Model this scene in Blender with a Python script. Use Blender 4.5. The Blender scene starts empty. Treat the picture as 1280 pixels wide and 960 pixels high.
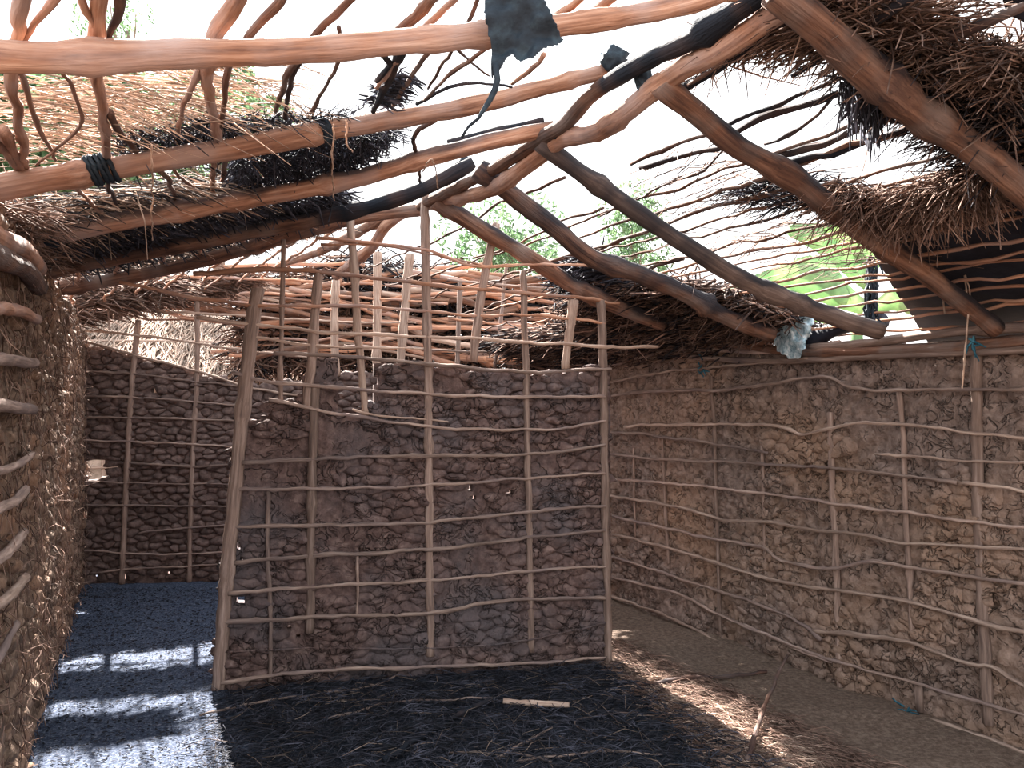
import bpy, math, random
import numpy as np
from mathutils import Vector, Matrix, noise
R = random.Random(7)
C = bpy.context.scene.collection
# ---------------------------------------------------------------- camera
CAM = Vector((0, 0, 1.5)); F = 1000.0; PITCH = math.atan(25/1000)
cd = bpy.data.cameras.new('camera'); cam = bpy.data.objects.new('camera', cd); C.objects.link(cam)
cam.location = CAM; cam.rotation_euler = (math.pi/2 + PITCH, 0, 0)
cd.sensor_width = 36; cd.lens = 36*F/1280; cd.clip_end = 300; cd.clip_start = 0.05
bpy.context.scene.camera = cam
# ---------------------------------------------------------------- sky and sun
w = bpy.data.worlds.new('world'); bpy.context.scene.world = w; w.use_nodes = True
nt = w.node_tree; nt.nodes.clear()
wo = nt.nodes.new('ShaderNodeOutputWorld'); bg = nt.nodes.new('ShaderNodeBackground')
tc = nt.nodes.new('ShaderNodeTexCoord'); sx = nt.nodes.new('ShaderNodeSeparateXYZ'); cr = nt.nodes.new('ShaderNodeValToRGB')
cr.color_ramp.elements[0].position = 0.0; cr.color_ramp.elements[0].color = (1.0, 0.97, 0.95, 1)
cr.color_ramp.elements[1].position = 0.9; cr.color_ramp.elements[1].color = (0.80, 0.90, 1.0, 1)
nt.links.new(tc.outputs['Generated'], sx.inputs[0]); nt.links.new(sx.outputs['Z'], cr.inputs[0])
nt.links.new(cr.outputs[0], bg.inputs[0]); bg.inputs[1].default_value = 1.7; nt.links.new(bg.outputs[0], wo.inputs[0])
sd = bpy.data.lights.new('sun', 'SUN'); sun = bpy.data.objects.new('sun', sd); C.objects.link(sun)
sd.energy = 30; sd.angle = math.radians(0.6); sd.color = (1.0, 0.95, 0.88)
SUN_EL = math.radians(43)
sun.rotation_euler = Vector((0.37, -0.93, -math.tan(SUN_EL))).to_track_quat('-Z', 'Y').to_euler()
sun.location = (-4, 10, 9)
vs = bpy.context.scene.view_settings
vs.view_transform = 'Standard'; vs.look = 'None'; vs.exposure = 0.75; vs.gamma = 1.0; vs.use_curve_mapping = False

# ---------------------------------------------------------------- helpers
fw = Vector((0, math.cos(PITCH), math.sin(PITCH))); up = Vector((0, -math.sin(PITCH), math.cos(PITCH)))
def ray(px, py): return fw + Vector((1, 0, 0))*((px-640)/F) + up*((480-py)/F)
def at(px, py, Y):                       # point of the place that stands at depth Y
    r = ray(px, py); return CAM + r*(Y/r.y)
def onplane(px, py, P, N):
    r = ray(px, py); return CAM + r*((P-CAM).dot(N)/r.dot(N))
class G:
    def __init__(s): s.v = []; s.f = []; s.a = []; s.c = []; s.r = []
    def add(s, v, f, a=None, c=None, r=None):
        o = len(s.v); s.v += v; s.f += [tuple(i+o for i in q) for q in f]
        s.a += a if a else [tuple(p) for p in v]
        s.c += c if c else [0.0]*len(v)
        s.r += r if r else [R.random()]*len(v)
def loc_of(p): return Vector((0, 0, 0)) if p is None else loc_of(p.parent) + p.location
def build(name, g, m, parent=None, smooth=True, origin=None):
    pts = np.array([tuple(p) for p in g.v], dtype=float)
    if origin is None: c = pts.mean(axis=0)
    else: c = np.array(tuple(origin))
    me = bpy.data.meshes.new(name); me.from_pydata((pts-c).tolist(), [], g.f)
    at_ = me.attributes.new('wv', 'FLOAT_VECTOR', 'POINT'); at_.data.foreach_set('vector', np.array([tuple(x) for x in g.a], dtype=np.float32).ravel())
    a2 = me.attributes.new('char', 'FLOAT', 'POINT'); a2.data.foreach_set('value', np.array(g.c, dtype=np.float32))
    a3 = me.attributes.new('rnd', 'FLOAT', 'POINT'); a3.data.foreach_set('value', np.array(g.r, dtype=np.float32))
    if smooth: me.polygons.foreach_set('use_smooth', [True]*len(me.polygons))
    me.materials.append(m); me.update()
    o = bpy.data.objects.new(name, me); C.objects.link(o)
    o.parent = parent; o.location = Vector(c) - loc_of(parent)
    return o
def tag(o, label=None, cat=None, group=None, kind=None):
    if label: o['label'] = label
    if cat: o['category'] = cat
    if group: o['group'] = group
    if kind: o['kind'] = kind
    return o
def empty(name, loc):
    o = bpy.data.objects.new(name, None); C.objects.link(o); o.location = loc; o.empty_display_size = .1; return o
def spline(pts, step):
    P = [Vector(p) for p in pts]
    if len(P) == 2: P = [P[0], P[0].lerp(P[1], .5), P[1]]
    Q = [P[0]*2-P[1]] + P + [P[-1]*2-P[-2]]; out = []; tt = []
    for i in range(1, len(Q)-2):
        n = max(1, int((Q[i+1]-Q[i]).length/step))
        for k in range(n):
            t = k/n; a, b, c, d = Q[i-1], Q[i], Q[i+1], Q[i+2]
            out.append(.5*((2*b)+(c-a)*t+(2*a-5*b+4*c-d)*t*t+(3*b-a-3*c+d)*t**3))
    out.append(P[-1]); return out
def tube(g, pts, r0, r1=None, sides=8, step=.05, wob=.004, rough=.12, char=None, rnd=None, knots=0.0, topchar=0.0):
    """a crooked stick: ring after ring along a bent line with swelling knots and blunt ends"""
    if r1 is None: r1 = r0
    P = spline(pts, step); n = len(P); sd_ = Vector((R.uniform(-50, 50), R.uniform(-50, 50), R.uniform(-50, 50)))
    for i, p in enumerate(P):
        q = noise.noise_vector(p*6+sd_)*wob + noise.noise_vector(p*19+sd_)*wob*.6
        P[i] = p + q
    L = 0; v = []; f = []; a = []; c = []; rr = R.random() if rnd is None else rnd
    kn = [R.random() for _ in range(int(knots))]
    ref = Vector((0, 0, 1)) if abs((P[-1]-P[0]).normalized().z) < .9 else Vector((1, 0, 0))
    for i, p in enumerate(P):
        t = (P[min(i+1, n-1)]-P[max(i-1, 0)]).normalized(); x = t.cross(ref).normalized(); y = x.cross(t)
        if i: L += (P[i]-P[i-1]).length
        u = i/(n-1); rad = (r0+(r1-r0)*u)*(1+rough*noise.noise(Vector((L*9, sd_.x, 0)))*1.3)
        for k in kn:
            d = abs(u-k)*(n-1)*step; rad *= 1+.28*math.exp(-(d/.03)**2)
        cc = 0 if char is None else max(0, min(1, char(u)+.35*noise.noise(p*14+sd_)))
        for k in range(sides):
            an = 2*math.pi*k/sides; rk = rad*(1+rough*.8*noise.noise(Vector((math.cos(an)*1.5, math.sin(an)*1.5, L*7))+sd_))
            v.append(p+(x*math.cos(an)+y*math.sin(an))*rk)
            a.append((sd_.x+rad*math.cos(an), sd_.y+rad*math.sin(an), sd_.z+L))
            dn = (x*math.cos(an)+y*math.sin(an)).z; tc_ = topchar*max(0, min(1, (dn+.15+1.2*noise.noise(p*5+sd_))*2.2)) if topchar else 0; c.append(max(cc, tc_))
    for i in range(n-1):
        for k in range(sides):
            k2 = (k+1) % sides; f.append((i*sides+k, i*sides+k2, (i+1)*sides+k2, (i+1)*sides+k))
    f.append(tuple(range(sides-1, -1, -1))); f.append(tuple((n-1)*sides+k for k in range(sides)))
    g.add(v, f, a, c, [rr]*len(v)); return P
def stick(name, pts, r, m, parent=None, r1=None, **k):
    g = G(); tube(g, pts, r, r1, **k); return build(name, g, m, parent)
def straw(g, p, d, L, r, bend=.25, char=0.0, rnd=None):
    d = d.normalized(); side = d.cross(Vector((R.uniform(-1, 1), R.uniform(-1, 1), R.uniform(-1, 1)))).normalized()
    y = d.cross(side); m = p+d*L*.5+side*L*bend*R.uniform(-.5, .5); e = p+d*L + Vector((0, 0, -L*bend*R.random()*.6))
    v = []
    for q, s in ((p, 1), (m, 1), (e, .5)):
        for k in range(3):
            an = k*2.094; v.append(q+(side*math.cos(an)+y*math.sin(an))*r*s)
    f = [(i*3+k, i*3+(k+1) % 3, i*3+3+(k+1) % 3, i*3+3+k) for i in range(2) for k in range(3)]
    g.add(v, f, c=[char]*9, r=[R.random() if rnd is None else rnd]*9)

# ---------------------------------------------------------------- materials
def mat(name, cols, scale=(1, 1, .06), nscale=60, coord='wv', rough=.9, bump=.25, bscale=120, soot=None, rnd=.25, charcol=(.010, .013, .020), big=None, transl=0, crack=0):
    m = bpy.data.materials.new(name); m.use_nodes = True; t = m.node_tree; N = t.nodes.new; lk = t.links.new
    b = t.nodes['Principled BSDF']; b.inputs['Roughness'].default_value = rough
    b.inputs['Specular IOR Level'].default_value = .25
    if coord == 'wv':
        a = N('ShaderNodeAttribute'); a.attribute_name = 'wv'; vec = a.outputs['Vector']
    else:
        a = N('ShaderNodeNewGeometry'); vec = a.outputs['Position']
    mp = N('ShaderNodeMapping'); mp.inputs['Scale'].default_value = scale; lk(vec, mp.inputs['Vector'])
    n = N('ShaderNodeTexNoise'); n.inputs['Scale'].default_value = nscale; n.inputs['Detail'].default_value = 6; n.inputs['Roughness'].default_value = .62; lk(mp.outputs[0], n.inputs[0])
    r = N('ShaderNodeValToRGB'); E = r.color_ramp.elements
    E[0].position = .3; E[1].position = .72; E[0].color = (*cols[0], 1); E[1].color = (*cols[-1], 1)
    for i, c in enumerate(cols[1:-1]): e = E.new(.3+.42*(i+1)/(len(cols)-1)); e.color = (*c, 1)
    lk(n.outputs[0], r.inputs[0]); out = r.outputs[0]
    def mix(f, A, B, typ='MIX'):
        x = N('ShaderNodeMix'); x.data_type = 'RGBA'; x.blend_type = typ
        if hasattr(f, 'links'): lk(f, x.inputs[0])
        else: x.inputs[0].default_value = f
        for s, q in ((A, 6), (B, 7)):
            if hasattr(s, 'links'): lk(s, x.inputs[q])
            else: x.inputs[q].default_value = (*s, 1)
        return x.outputs[2]
    gp = N('ShaderNodeNewGeometry').outputs['Position']
    if big:                                        # wide drifting patches of another colour
        n2 = N('ShaderNodeTexNoise'); n2.inputs['Scale'].default_value = big[1]; n2.inputs['Detail'].default_value = 4; lk(gp, n2.inputs[0])
        r2 = N('ShaderNodeValToRGB'); r2.color_ramp.elements[0].position = .45; r2.color_ramp.elements[1].position = .65; lk(n2.outputs[0], r2.inputs[0])
        out = mix(r2.outputs[0], out, mix(.75, out, big[0]))
    if rnd:
        a2 = N('ShaderNodeAttribute'); a2.attribute_name = 'rnd'
        mr = N('ShaderNodeMapRange'); mr.inputs['To Min'].default_value = 1-rnd; mr.inputs['To Max'].default_value = 1+rnd; lk(a2.outputs['Fac'], mr.inputs[0])
        v = N('ShaderNodeVectorMath'); v.operation = 'SCALE'; lk(out, v.inputs[0]); lk(mr.outputs[0], v.inputs['Scale']); out = v.outputs[0]
    a3 = N('ShaderNodeAttribute'); a3.attribute_name = 'char'; out = mix(a3.outputs['Fac'], out, charcol)
    lk(out, b.inputs['Base Color'])
    nb = N('ShaderNodeTexNoise'); nb.inputs['Scale'].default_value = bscale; nb.inputs['Detail'].default_value = 4; lk(mp.outputs[0], nb.inputs[0])
    bp = N('ShaderNodeBump'); bp.inputs['Strength'].default_value = bump; bp.inputs['Distance'].default_value = .01; lk(nb.outputs[0], bp.inputs['Height']); lk(bp.outputs[0], b.inputs['Normal'])
    if crack:                                      # short drying cracks, as relief only
        nc = N('ShaderNodeTexNoise'); nc.inputs['Scale'].default_value = crack; nc.inputs['Detail'].default_value = 2; nc.inputs['Distortion'].default_value = .9; lk(gp, nc.inputs[0])
        s1 = N('ShaderNodeMath'); s1.operation = 'SUBTRACT'; s1.inputs[1].default_value = .5; lk(nc.outputs[0], s1.inputs[0])
        s2 = N('ShaderNodeMath'); s2.operation = 'ABSOLUTE'; lk(s1.outputs[0], s2.inputs[0])
        s3 = N('ShaderNodeMapRange'); s3.inputs['From Max'].default_value = .045; lk(s2.outputs[0], s3.inputs[0])
        nm = N('ShaderNodeTexNoise'); nm.inputs['Scale'].default_value = crack*.5; lk(gp, nm.inputs[0])
        s4 = N('ShaderNodeMapRange'); s4.inputs['From Min'].default_value = .42; s4.inputs['From Max'].default_value = .55; lk(nm.outputs[0], s4.inputs[0])
        s5 = N('ShaderNodeMath'); s5.operation = 'SUBTRACT'; s5.inputs[1].default_value = 1; lk(s3.outputs[0], s5.inputs[0])
        s6 = N('ShaderNodeMath'); s6.operation = 'MULTIPLY'; lk(s5.outputs[0], s6.inputs[0]); lk(s4.outputs[0], s6.inputs[1])
        b2 = N('ShaderNodeBump'); b2.inputs['Strength'].default_value = 1; b2.inputs['Distance'].default_value = .016; lk(s6.outputs[0], b2.inputs['Height']); lk(bp.outputs[0], b2.inputs['Normal']); lk(b2.outputs[0], b.inputs['Normal'])
    if transl:
        tr = N('ShaderNodeBsdfTranslucent'); ms = N('ShaderNodeMixShader'); ms.inputs[0].default_value = transl
        lk(out, tr.inputs[0]); lk(b.outputs[0], ms.inputs[1]); lk(tr.outputs[0], ms.inputs[2]); lk(ms.outputs[0], t.nodes['Material Output'].inputs[0])
    return m
M = {}
M['wood_orange'] = mat('orange_bark', [(.12, .055, .038), (.35, .18, .115), (.55, .35, .255)], nscale=55, bump=.5, big=((.38, .28, .25), 5))
M['wood_brown'] = mat('brown_bark', [(.045, .024, .018), (.16, .078, .05), (.30, .165, .11)], nscale=50, bump=.7, big=((.2, .15, .13), 6))
M['wood_grey'] = mat('grey_pole', [(.10, .07, .06), (.22, .15, .12), (.36, .27, .23)], nscale=70)
M['lath'] = mat('lath_wood', [(.12, .08, .065), (.27, .19, .155), (.44, .33, .28)], nscale=80, big=((.15, .11, .105), 3))
M['lath_pale'] = mat('pale_lath_wood', [(.20, .13, .10), (.40, .28, .22), (.58, .45, .37)], nscale=80)
M['lath_mid'] = mat('light_lath_wood', [(.15, .10, .08), (.31, .22, .175), (.50, .38, .31)], nscale=80)
M['lath_orange'] = mat('orange_lath_wood', [(.20, .09, .055), (.42, .21, .13), (.62, .38, .27)], nscale=80, big=((.3, .22, .2), 4))
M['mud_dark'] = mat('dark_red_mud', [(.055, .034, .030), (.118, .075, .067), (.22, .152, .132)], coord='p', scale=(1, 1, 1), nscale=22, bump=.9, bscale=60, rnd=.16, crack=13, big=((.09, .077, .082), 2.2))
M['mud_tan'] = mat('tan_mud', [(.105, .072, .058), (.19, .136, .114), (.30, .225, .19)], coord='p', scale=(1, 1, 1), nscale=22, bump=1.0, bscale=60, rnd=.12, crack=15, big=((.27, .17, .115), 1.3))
M['mud_back'] = mat('back_wall_mud', [(.06, .04, .037), (.13, .09, .08), (.22, .155, .135)], coord='p', scale=(1, 1, 1), nscale=30, bump=.5, bscale=70, rnd=.22)  # dull brown mud mottled at random, used on the back wall
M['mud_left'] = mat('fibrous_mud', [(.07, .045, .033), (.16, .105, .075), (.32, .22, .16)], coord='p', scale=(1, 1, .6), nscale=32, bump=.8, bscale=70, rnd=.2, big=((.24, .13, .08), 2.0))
M['straw'] = mat('straw', [(.26, .17, .12), (.50, .36, .28), (.72, .58, .48)], nscale=14, scale=(1, 1, 1), rnd=.5, bump=.05, transl=.25)
M['straw_brown'] = mat('brown_straw', [(.09, .052, .040), (.2, .125, .098), (.36, .25, .195)], nscale=14, scale=(1, 1, 1), rnd=.6, bump=.05, transl=.15)
M['straw_burnt'] = mat('burnt_straw', [(.012, .012, .015), (.03, .03, .04), (.10, .10, .13)], nscale=12, scale=(1, 1, 1), rnd=.7, bump=.05)
M['plastic_black'] = mat('black_plastic', [(.006, .01, .016), (.012, .02, .03), (.03, .05, .065)], coord='p', scale=(1, 1, 1), nscale=20, rough=.65, bump=.5, bscale=40, rnd=0)
M['tarp'] = mat('dark_tarpaulin', [(.008, .009, .014), (.014, .016, .026), (.025, .028, .042)], coord='p', scale=(1, 1, 1), nscale=8, rough=.75, bump=.3, bscale=20, rnd=0)
M['plastic_silver'] = mat('silver_plastic', [(.05, .13, .18), (.40, .55, .62), (.90, .93, .95)], coord='p', scale=(1, 1, 1), nscale=38, rough=.3, bump=.6, bscale=60, rnd=0)  # blue-silver plastic; near-white ramp end paints highlights into the colour
M['tie_blue'] = mat('blue_tie', [(.01, .06, .09), (.03, .12, .17), (.08, .25, .32)], nscale=60, rnd=.2)
M['leaf'] = mat('green_leaf', [(.05, .10, .05), (.11, .19, .09), (.24, .34, .18)], nscale=3, scale=(1, 1, 1), rnd=.4, bump=0, transl=.35)
M['banana'] = mat('banana_leaf', [(.22, .38, .20), (.38, .55, .30), (.66, .76, .46)], nscale=5, scale=(1, 1, 1), rnd=.25, bump=0, transl=.5, rough=.5)

# ---------------------------------------------------------------- floor and ground
P0 = at(275, 862, 1); P0 = onplane(275, 862, Vector((0, 0, 0)), Vector((0, 0, 1))); P1 = onplane(757, 828, Vector((0, 0, 0)), Vector((0, 0, 1)))
ZERO = Vector((0, 0, 0)); UPV = Vector((0, 0, 1))
def fl(px, py): return onplane(px, py, ZERO, UPV)
def ground_z(x, y):
    p = Vector((x, y, 0)); return .018*noise.noise(p*2.2) + .010*noise.noise(p*9) + .004*noise.noise(p*30)
def floor_mat():
    m = bpy.data.materials.new('ash_and_dirt'); m.use_nodes = True; t = m.node_tree; N = t.nodes.new; lk = t.links.new
    b = t.nodes['Principled BSDF']; b.inputs['Roughness'].default_value = .95; b.inputs['Specular IOR Level'].default_value = .15
    g = N('ShaderNodeNewGeometry').outputs['Position']
    def ns(s, d=6):
        n = N('ShaderNodeTexNoise'); n.inputs['Scale'].default_value = s; n.inputs['Detail'].default_value = d; n.inputs['Roughness'].default_value = .7; lk(g, n.inputs[0]); return n.outputs[0]
    def ramp(x, cs, ps):
        r = N('ShaderNodeValToRGB'); E = r.color_ramp.elements
        E[0].color = (*cs[0], 1); E[1].color = (*cs[-1], 1); E[0].position = ps[0]; E[1].position = ps[-1]
        for c, p in zip(cs[1:-1], ps[1:-1]): e = E.new(p); e.color = (*c, 1)
        lk(x, r.inputs[0]); return r.outputs[0]
    def mix(f, A, B):
        x = N('ShaderNodeMix'); x.data_type = 'RGBA'; lk(f, x.inputs[0]); lk(A, x.inputs[6]); lk(B, x.inputs[7]); return x.outputs[2]
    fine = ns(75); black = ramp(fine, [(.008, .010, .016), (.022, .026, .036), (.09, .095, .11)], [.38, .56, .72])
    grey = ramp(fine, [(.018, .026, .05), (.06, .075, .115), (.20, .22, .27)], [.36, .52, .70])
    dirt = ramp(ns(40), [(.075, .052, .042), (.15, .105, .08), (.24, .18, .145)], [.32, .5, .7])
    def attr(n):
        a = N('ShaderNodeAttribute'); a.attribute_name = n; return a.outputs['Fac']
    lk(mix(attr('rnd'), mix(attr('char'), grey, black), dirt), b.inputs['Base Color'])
    bp = N('ShaderNodeBump'); bp.inputs['Strength'].default_value = .9; bp.inputs['Distance'].default_value = .012; lk(ns(60), bp.inputs['Height']); lk(bp.outputs[0], b.inputs['Normal'])
    return m
M['floor'] = floor_mat()
def sstep(a, b, x): t = max(0, min(1, (x-a)/(b-a))); return t*t*(3-2*t)
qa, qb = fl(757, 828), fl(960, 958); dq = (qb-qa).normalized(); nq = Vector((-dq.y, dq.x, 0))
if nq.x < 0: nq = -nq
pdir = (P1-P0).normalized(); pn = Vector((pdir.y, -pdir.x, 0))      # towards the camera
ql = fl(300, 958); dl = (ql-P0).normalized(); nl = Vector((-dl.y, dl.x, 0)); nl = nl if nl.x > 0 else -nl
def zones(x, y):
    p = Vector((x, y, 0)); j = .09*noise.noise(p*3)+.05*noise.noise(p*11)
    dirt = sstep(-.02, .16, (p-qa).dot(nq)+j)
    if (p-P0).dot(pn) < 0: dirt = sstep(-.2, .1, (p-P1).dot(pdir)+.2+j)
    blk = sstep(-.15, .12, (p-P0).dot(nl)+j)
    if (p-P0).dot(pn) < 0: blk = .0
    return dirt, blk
g = G(); x0, x1, y0, y1, st = -4.2, 3.2, 1.2, 8.0, .04
nx, ny = int((x1-x0)/st)+1, int((y1-y0)/st)+1; v = []; c = []; r = []
for j in range(ny):
    for i in range(nx):
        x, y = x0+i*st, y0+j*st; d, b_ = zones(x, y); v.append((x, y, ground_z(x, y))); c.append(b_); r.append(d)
f = [(j*nx+i, j*nx+i+1, (j+1)*nx+i+1, (j+1)*nx+i) for j in range(ny-1) for i in range(nx-1)]
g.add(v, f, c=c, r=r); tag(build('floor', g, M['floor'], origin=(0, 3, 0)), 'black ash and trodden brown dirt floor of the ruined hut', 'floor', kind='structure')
g = G(); n = 40; v = []
for j in range(n+1):
    for i in range(n+1): x, y = -70+140*i/n, -50+140*j/n; v.append((x, y, -.06))
g.add(v, [(j*(n+1)+i, j*(n+1)+i+1, (j+1)*(n+1)+i+1, (j+1)*(n+1)+i) for j in range(n) for i in range(n)], c=[0]*len(v), r=[1]*len(v))
tag(build('ground', g, M['floor'], origin=(0, 0, -.06)), 'bare brown earth outside around the hut', 'ground', kind='structure')

# ---------------------------------------------------------------- daub walls
class Wall:
    def __init__(s, a, b, thick=.13):
        s.a = Vector((a[0], a[1], 0)); s.b = Vector((b[0], b[1], 0)); s.d = (s.b-s.a).normalized(); s.L = (s.b-s.a).length
        s.n = Vector((s.d.y, -s.d.x, 0))
        if (CAM-s.a).dot(s.n) < 0: s.n = -s.n
        s.t = thick
    def hit(s, px, py, off=0): return onplane(px, py, s.a+s.n*off, s.n)
    def sz(s, px, py): p = s.hit(px, py); return ((p-s.a).dot(s.d), p.z)
    def P(s, u, z, off=0): return s.a+s.d*u+s.n*off+UPV*z
def inpoly(x, y, poly):
    c = False; j = len(poly)-1
    for i in range(len(poly)):
        xi, yi = poly[i]; xj, yj = poly[j]
        if (yi > y) != (yj > y) and x < (xj-xi)*(y-yi)/(yj-yi)+xi: c = not c
        j = i
    return c
def crease(p):
    q = p*7+noise.noise_vector(p*5)*.9; a = abs(noise.noise(q)); b = abs(noise.noise(q*2.1+Vector((7, 3, 1))))
    k1 = max(0, min(1, noise.noise(p*2.3+Vector((3, 9, 4)))*2.2+.75)); k2 = max(0, min(1, noise.noise(p*4.1+Vector((1, 1, 8)))*2.5+.7))
    c = abs(noise.noise(p*17+noise.noise_vector(p*9)*.8)); k3 = max(0, min(1, noise.noise(p*3.3+Vector((5, 2, 8)))*2.5+1.1))
    return -k1*.024*max(0, 1-a/.10) - k2*.018*max(0, 1-b/.13) - k3*.016*max(0, 1-c/.17)
def slab(name, W, u0, u1, z1, inside, m, st=.03, amp=.012, freq=9, label='', parent=None, cr=0):
    nu, nz = int((u1-u0)/st), int((z1+.05)/st); vi = {}; g = G(); v = []; f = []
    def vid(i, j, s_):
        k = (i, j, s_)
        if k not in vi:
            u, z = u0+i*st, -.05+j*st; p = W.P(u, z)
            if s_ == 0: q = p+W.n*(amp*noise.noise(p*freq)+amp*.5*noise.noise(p*freq*3)-amp*.5 + (cr*crease(p) if cr else 0)) + UPV*(.006*noise.noise(p*17) if not cr else 0)
            else: q = p-W.n*(W.t+.01*noise.noise(p*8)) + UPV*(.01*noise.noise(p*17))
            vi[k] = len(v); v.append(q)
        return vi[k]
    ok = [[inside(u0+(i+.5)*st, -.05+(j+.5)*st) for j in range(nz)] for i in range(nu)]
    for i in range(nu):
        for j in range(nz):
            if not ok[i][j]: continue
            f.append((vid(i, j, 0), vid(i+1, j, 0), vid(i+1, j+1, 0), vid(i, j+1, 0)))
            f.append((vid(i, j, 1), vid(i, j+1, 1), vid(i+1, j+1, 1), vid(i+1, j, 1)))
            for di, dj, e in ((-1, 0, ((i, j), (i, j+1))), (1, 0, ((i+1, j+1), (i+1, j))), (0, -1, ((i+1, j), (i, j))), (0, 1, ((i, j+1), (i+1, j+1)))):
                a, b = i+di, j+dj
                if not (0 <= a < nu and 0 <= b < nz and ok[a][b]):
                    (p, q), (r_, s_) = e; f.append((vid(p, q, 0), vid(r_, s_, 0), vid(r_, s_, 1), vid(p, q, 1)))
    g.add(v, f, r=[.5]*len(v)); o = build(name, g, m, parent, origin=W.P((u0+u1)/2, 0)); return tag(o, label, 'wall', kind='structure')
def clip(poly, mx, my, nx_, ny_):
    out = []
    for i in range(len(poly)):
        a, b = poly[i], poly[(i+1) % len(poly)]
        da = (a[0]-mx)*nx_+(a[1]-my)*ny_; db = (b[0]-mx)*nx_+(b[1]-my)*ny_
        if da <= 0: out.append(a)
        if (da < 0 < db) or (db < 0 < da): t = da/(da-db); out.append((a[0]+(b[0]-a[0])*t, a[1]+(b[1]-a[1])*t))
    return out
def lumps(W, u0, u1, z1, cw, ch, inside, m, parent, hmin=.012, hmax=.03, limit=300, shrink=.93, vis=None, jit=.46, drop=.15, irr=1.0):
    """handfuls of daub pressed side by side: one low dome for every cell of an uneven packing"""
    nu, nz = int((u1-u0)/cw)+1, int(z1/ch)+1; S = {}
    for j in range(-2, nz+2):
        for i in range(-2, nu+2):
            if drop and R.random() < drop: continue
            S[i, j] = (i+.5*(j % 2)+R.uniform(-jit, jit), j+R.uniform(-jit, jit))
    cells = []
    for j in range(nz):
        for i in range(nu):
            if (i, j) not in S: continue
            sx_, sy_ = S[i, j]; u, z = u0+sx_*cw, sy_*ch
            if z < .01 or not inside(u, z) or u > u1 or u < u0: continue
            if vis and not vis(u, z): continue
            poly = [(sx_-1.8, sy_-1.8), (sx_+1.8, sy_-1.8), (sx_+1.8, sy_+1.8), (sx_-1.8, sy_+1.8)]
            for dj in (-3, -2, -1, 0, 1, 2, 3):
                for di in (-2, -1, 0, 1, 2):
                    if di or dj:
                        o = S.get((i+di, j+dj))
                        if o: poly = clip(poly, (sx_+o[0])/2, (sy_+o[1])/2, o[0]-sx_, o[1]-sy_)
            if len(poly) < 3: continue
            q = []
            for k in range(len(poly)):
                a, b = poly[k], poly[(k+1) % len(poly)]
                q.append((a[0]*.75+b[0]*.25, a[1]*.75+b[1]*.25)); q.append((a[0]*.25+b[0]*.75, a[1]*.25+b[1]*.75))
            q = [(u0+a*cw, b*ch) for a, b in q]; cx_ = sum(a for a, b in q)/len(q); cy_ = sum(b for a, b in q)/len(q)
            area = abs(sum(q[k][0]*q[(k+1) % len(q)][1]-q[(k+1) % len(q)][0]*q[k][1] for k in range(len(q))))/2
            c3 = W.P(cx_, cy_); cells.append((area/(c3-CAM).length_squared, q, cx_, cy_))
    cells.sort(key=lambda t: -t[0]); rest = G(); nn = 0
    for _, q, cx_, cy_ in cells:
        h = R.uniform(hmin, hmax); k = len(q); v = []; f = []; tilt = R.uniform(-.4, .4); tz = R.uniform(-.2, .5); ex = R.uniform(.92, 1.2); ez = R.uniform(.9, 1.12); ro = R.uniform(.35, 1)
        rad = sum(math.hypot((a-cx_)/1.6, b-cy_) for a, b in q)/k
        q = [(cx_+((a-cx_)*(1-ro*.45)+ro*.45*rad*1.6*math.cos(math.atan2(b-cy_, (a-cx_)/1.6)))*ex, cy_+((b-cy_)*(1-ro*.45)+ro*.45*rad*math.sin(math.atan2(b-cy_, (a-cx_)/1.6)))*ez) for a, b in q]
        for s_, hh in ((shrink*1.04, -.008), (shrink*.9, h*.6), (shrink*.52, h)):
            for (a, b) in q:
                du, dz = (a-cx_)*s_, (b-cy_)*s_; p = W.P(cx_+du, cy_+dz, 0)
                off = hh+(du*tilt-dz*tz)*.55*(hh > 0)+(.011*noise.noise(p*24)+.006*noise.noise(p*55))*(hh > 0)
                v.append(W.P(cx_+du+.014*irr*noise.noise(p*26), cy_+dz+.012*irr*noise.noise(p*29+UPV*9), off))
        v.append(W.P(cx_, cy_, h*1.04))
        for r_ in (0, 1):
            for i in range(k): f.append((r_*k+i, r_*k+(i+1) % k, (r_+1)*k+(i+1) % k, (r_+1)*k+i))
        for i in range(k): f.append((2*k+i, 2*k+(i+1) % k, 3*k))
        rr = [R.random()]*len(v)
        if nn < limit:
            g = G(); g.add(v, f, r=rr); build('mud_lump', g, m, parent)
        else: rest.add(v, f, r=rr)
        nn += 1
    if rest.v: o = build('mud_lumps', rest, m, parent); o['kind'] = 'stuff'
def rows(W, data, parent, m, r=.0115, off=.03, name='lath'):
    for d in data:
        px = [W.hit(x, y, off) for x, y in d[0]]; rr = d[1] if len(d) > 1 and d[1] else r; mm = M[d[2]] if len(d) > 2 else m
        stick(name, px, rr*R.uniform(.9, 1.1), mm, parent, rr*R.uniform(.6, .9), sides=6, step=.035, wob=.009, rough=.32, knots=R.choice([1, 2, 3]), char=(lambda u: -.1))

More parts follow.
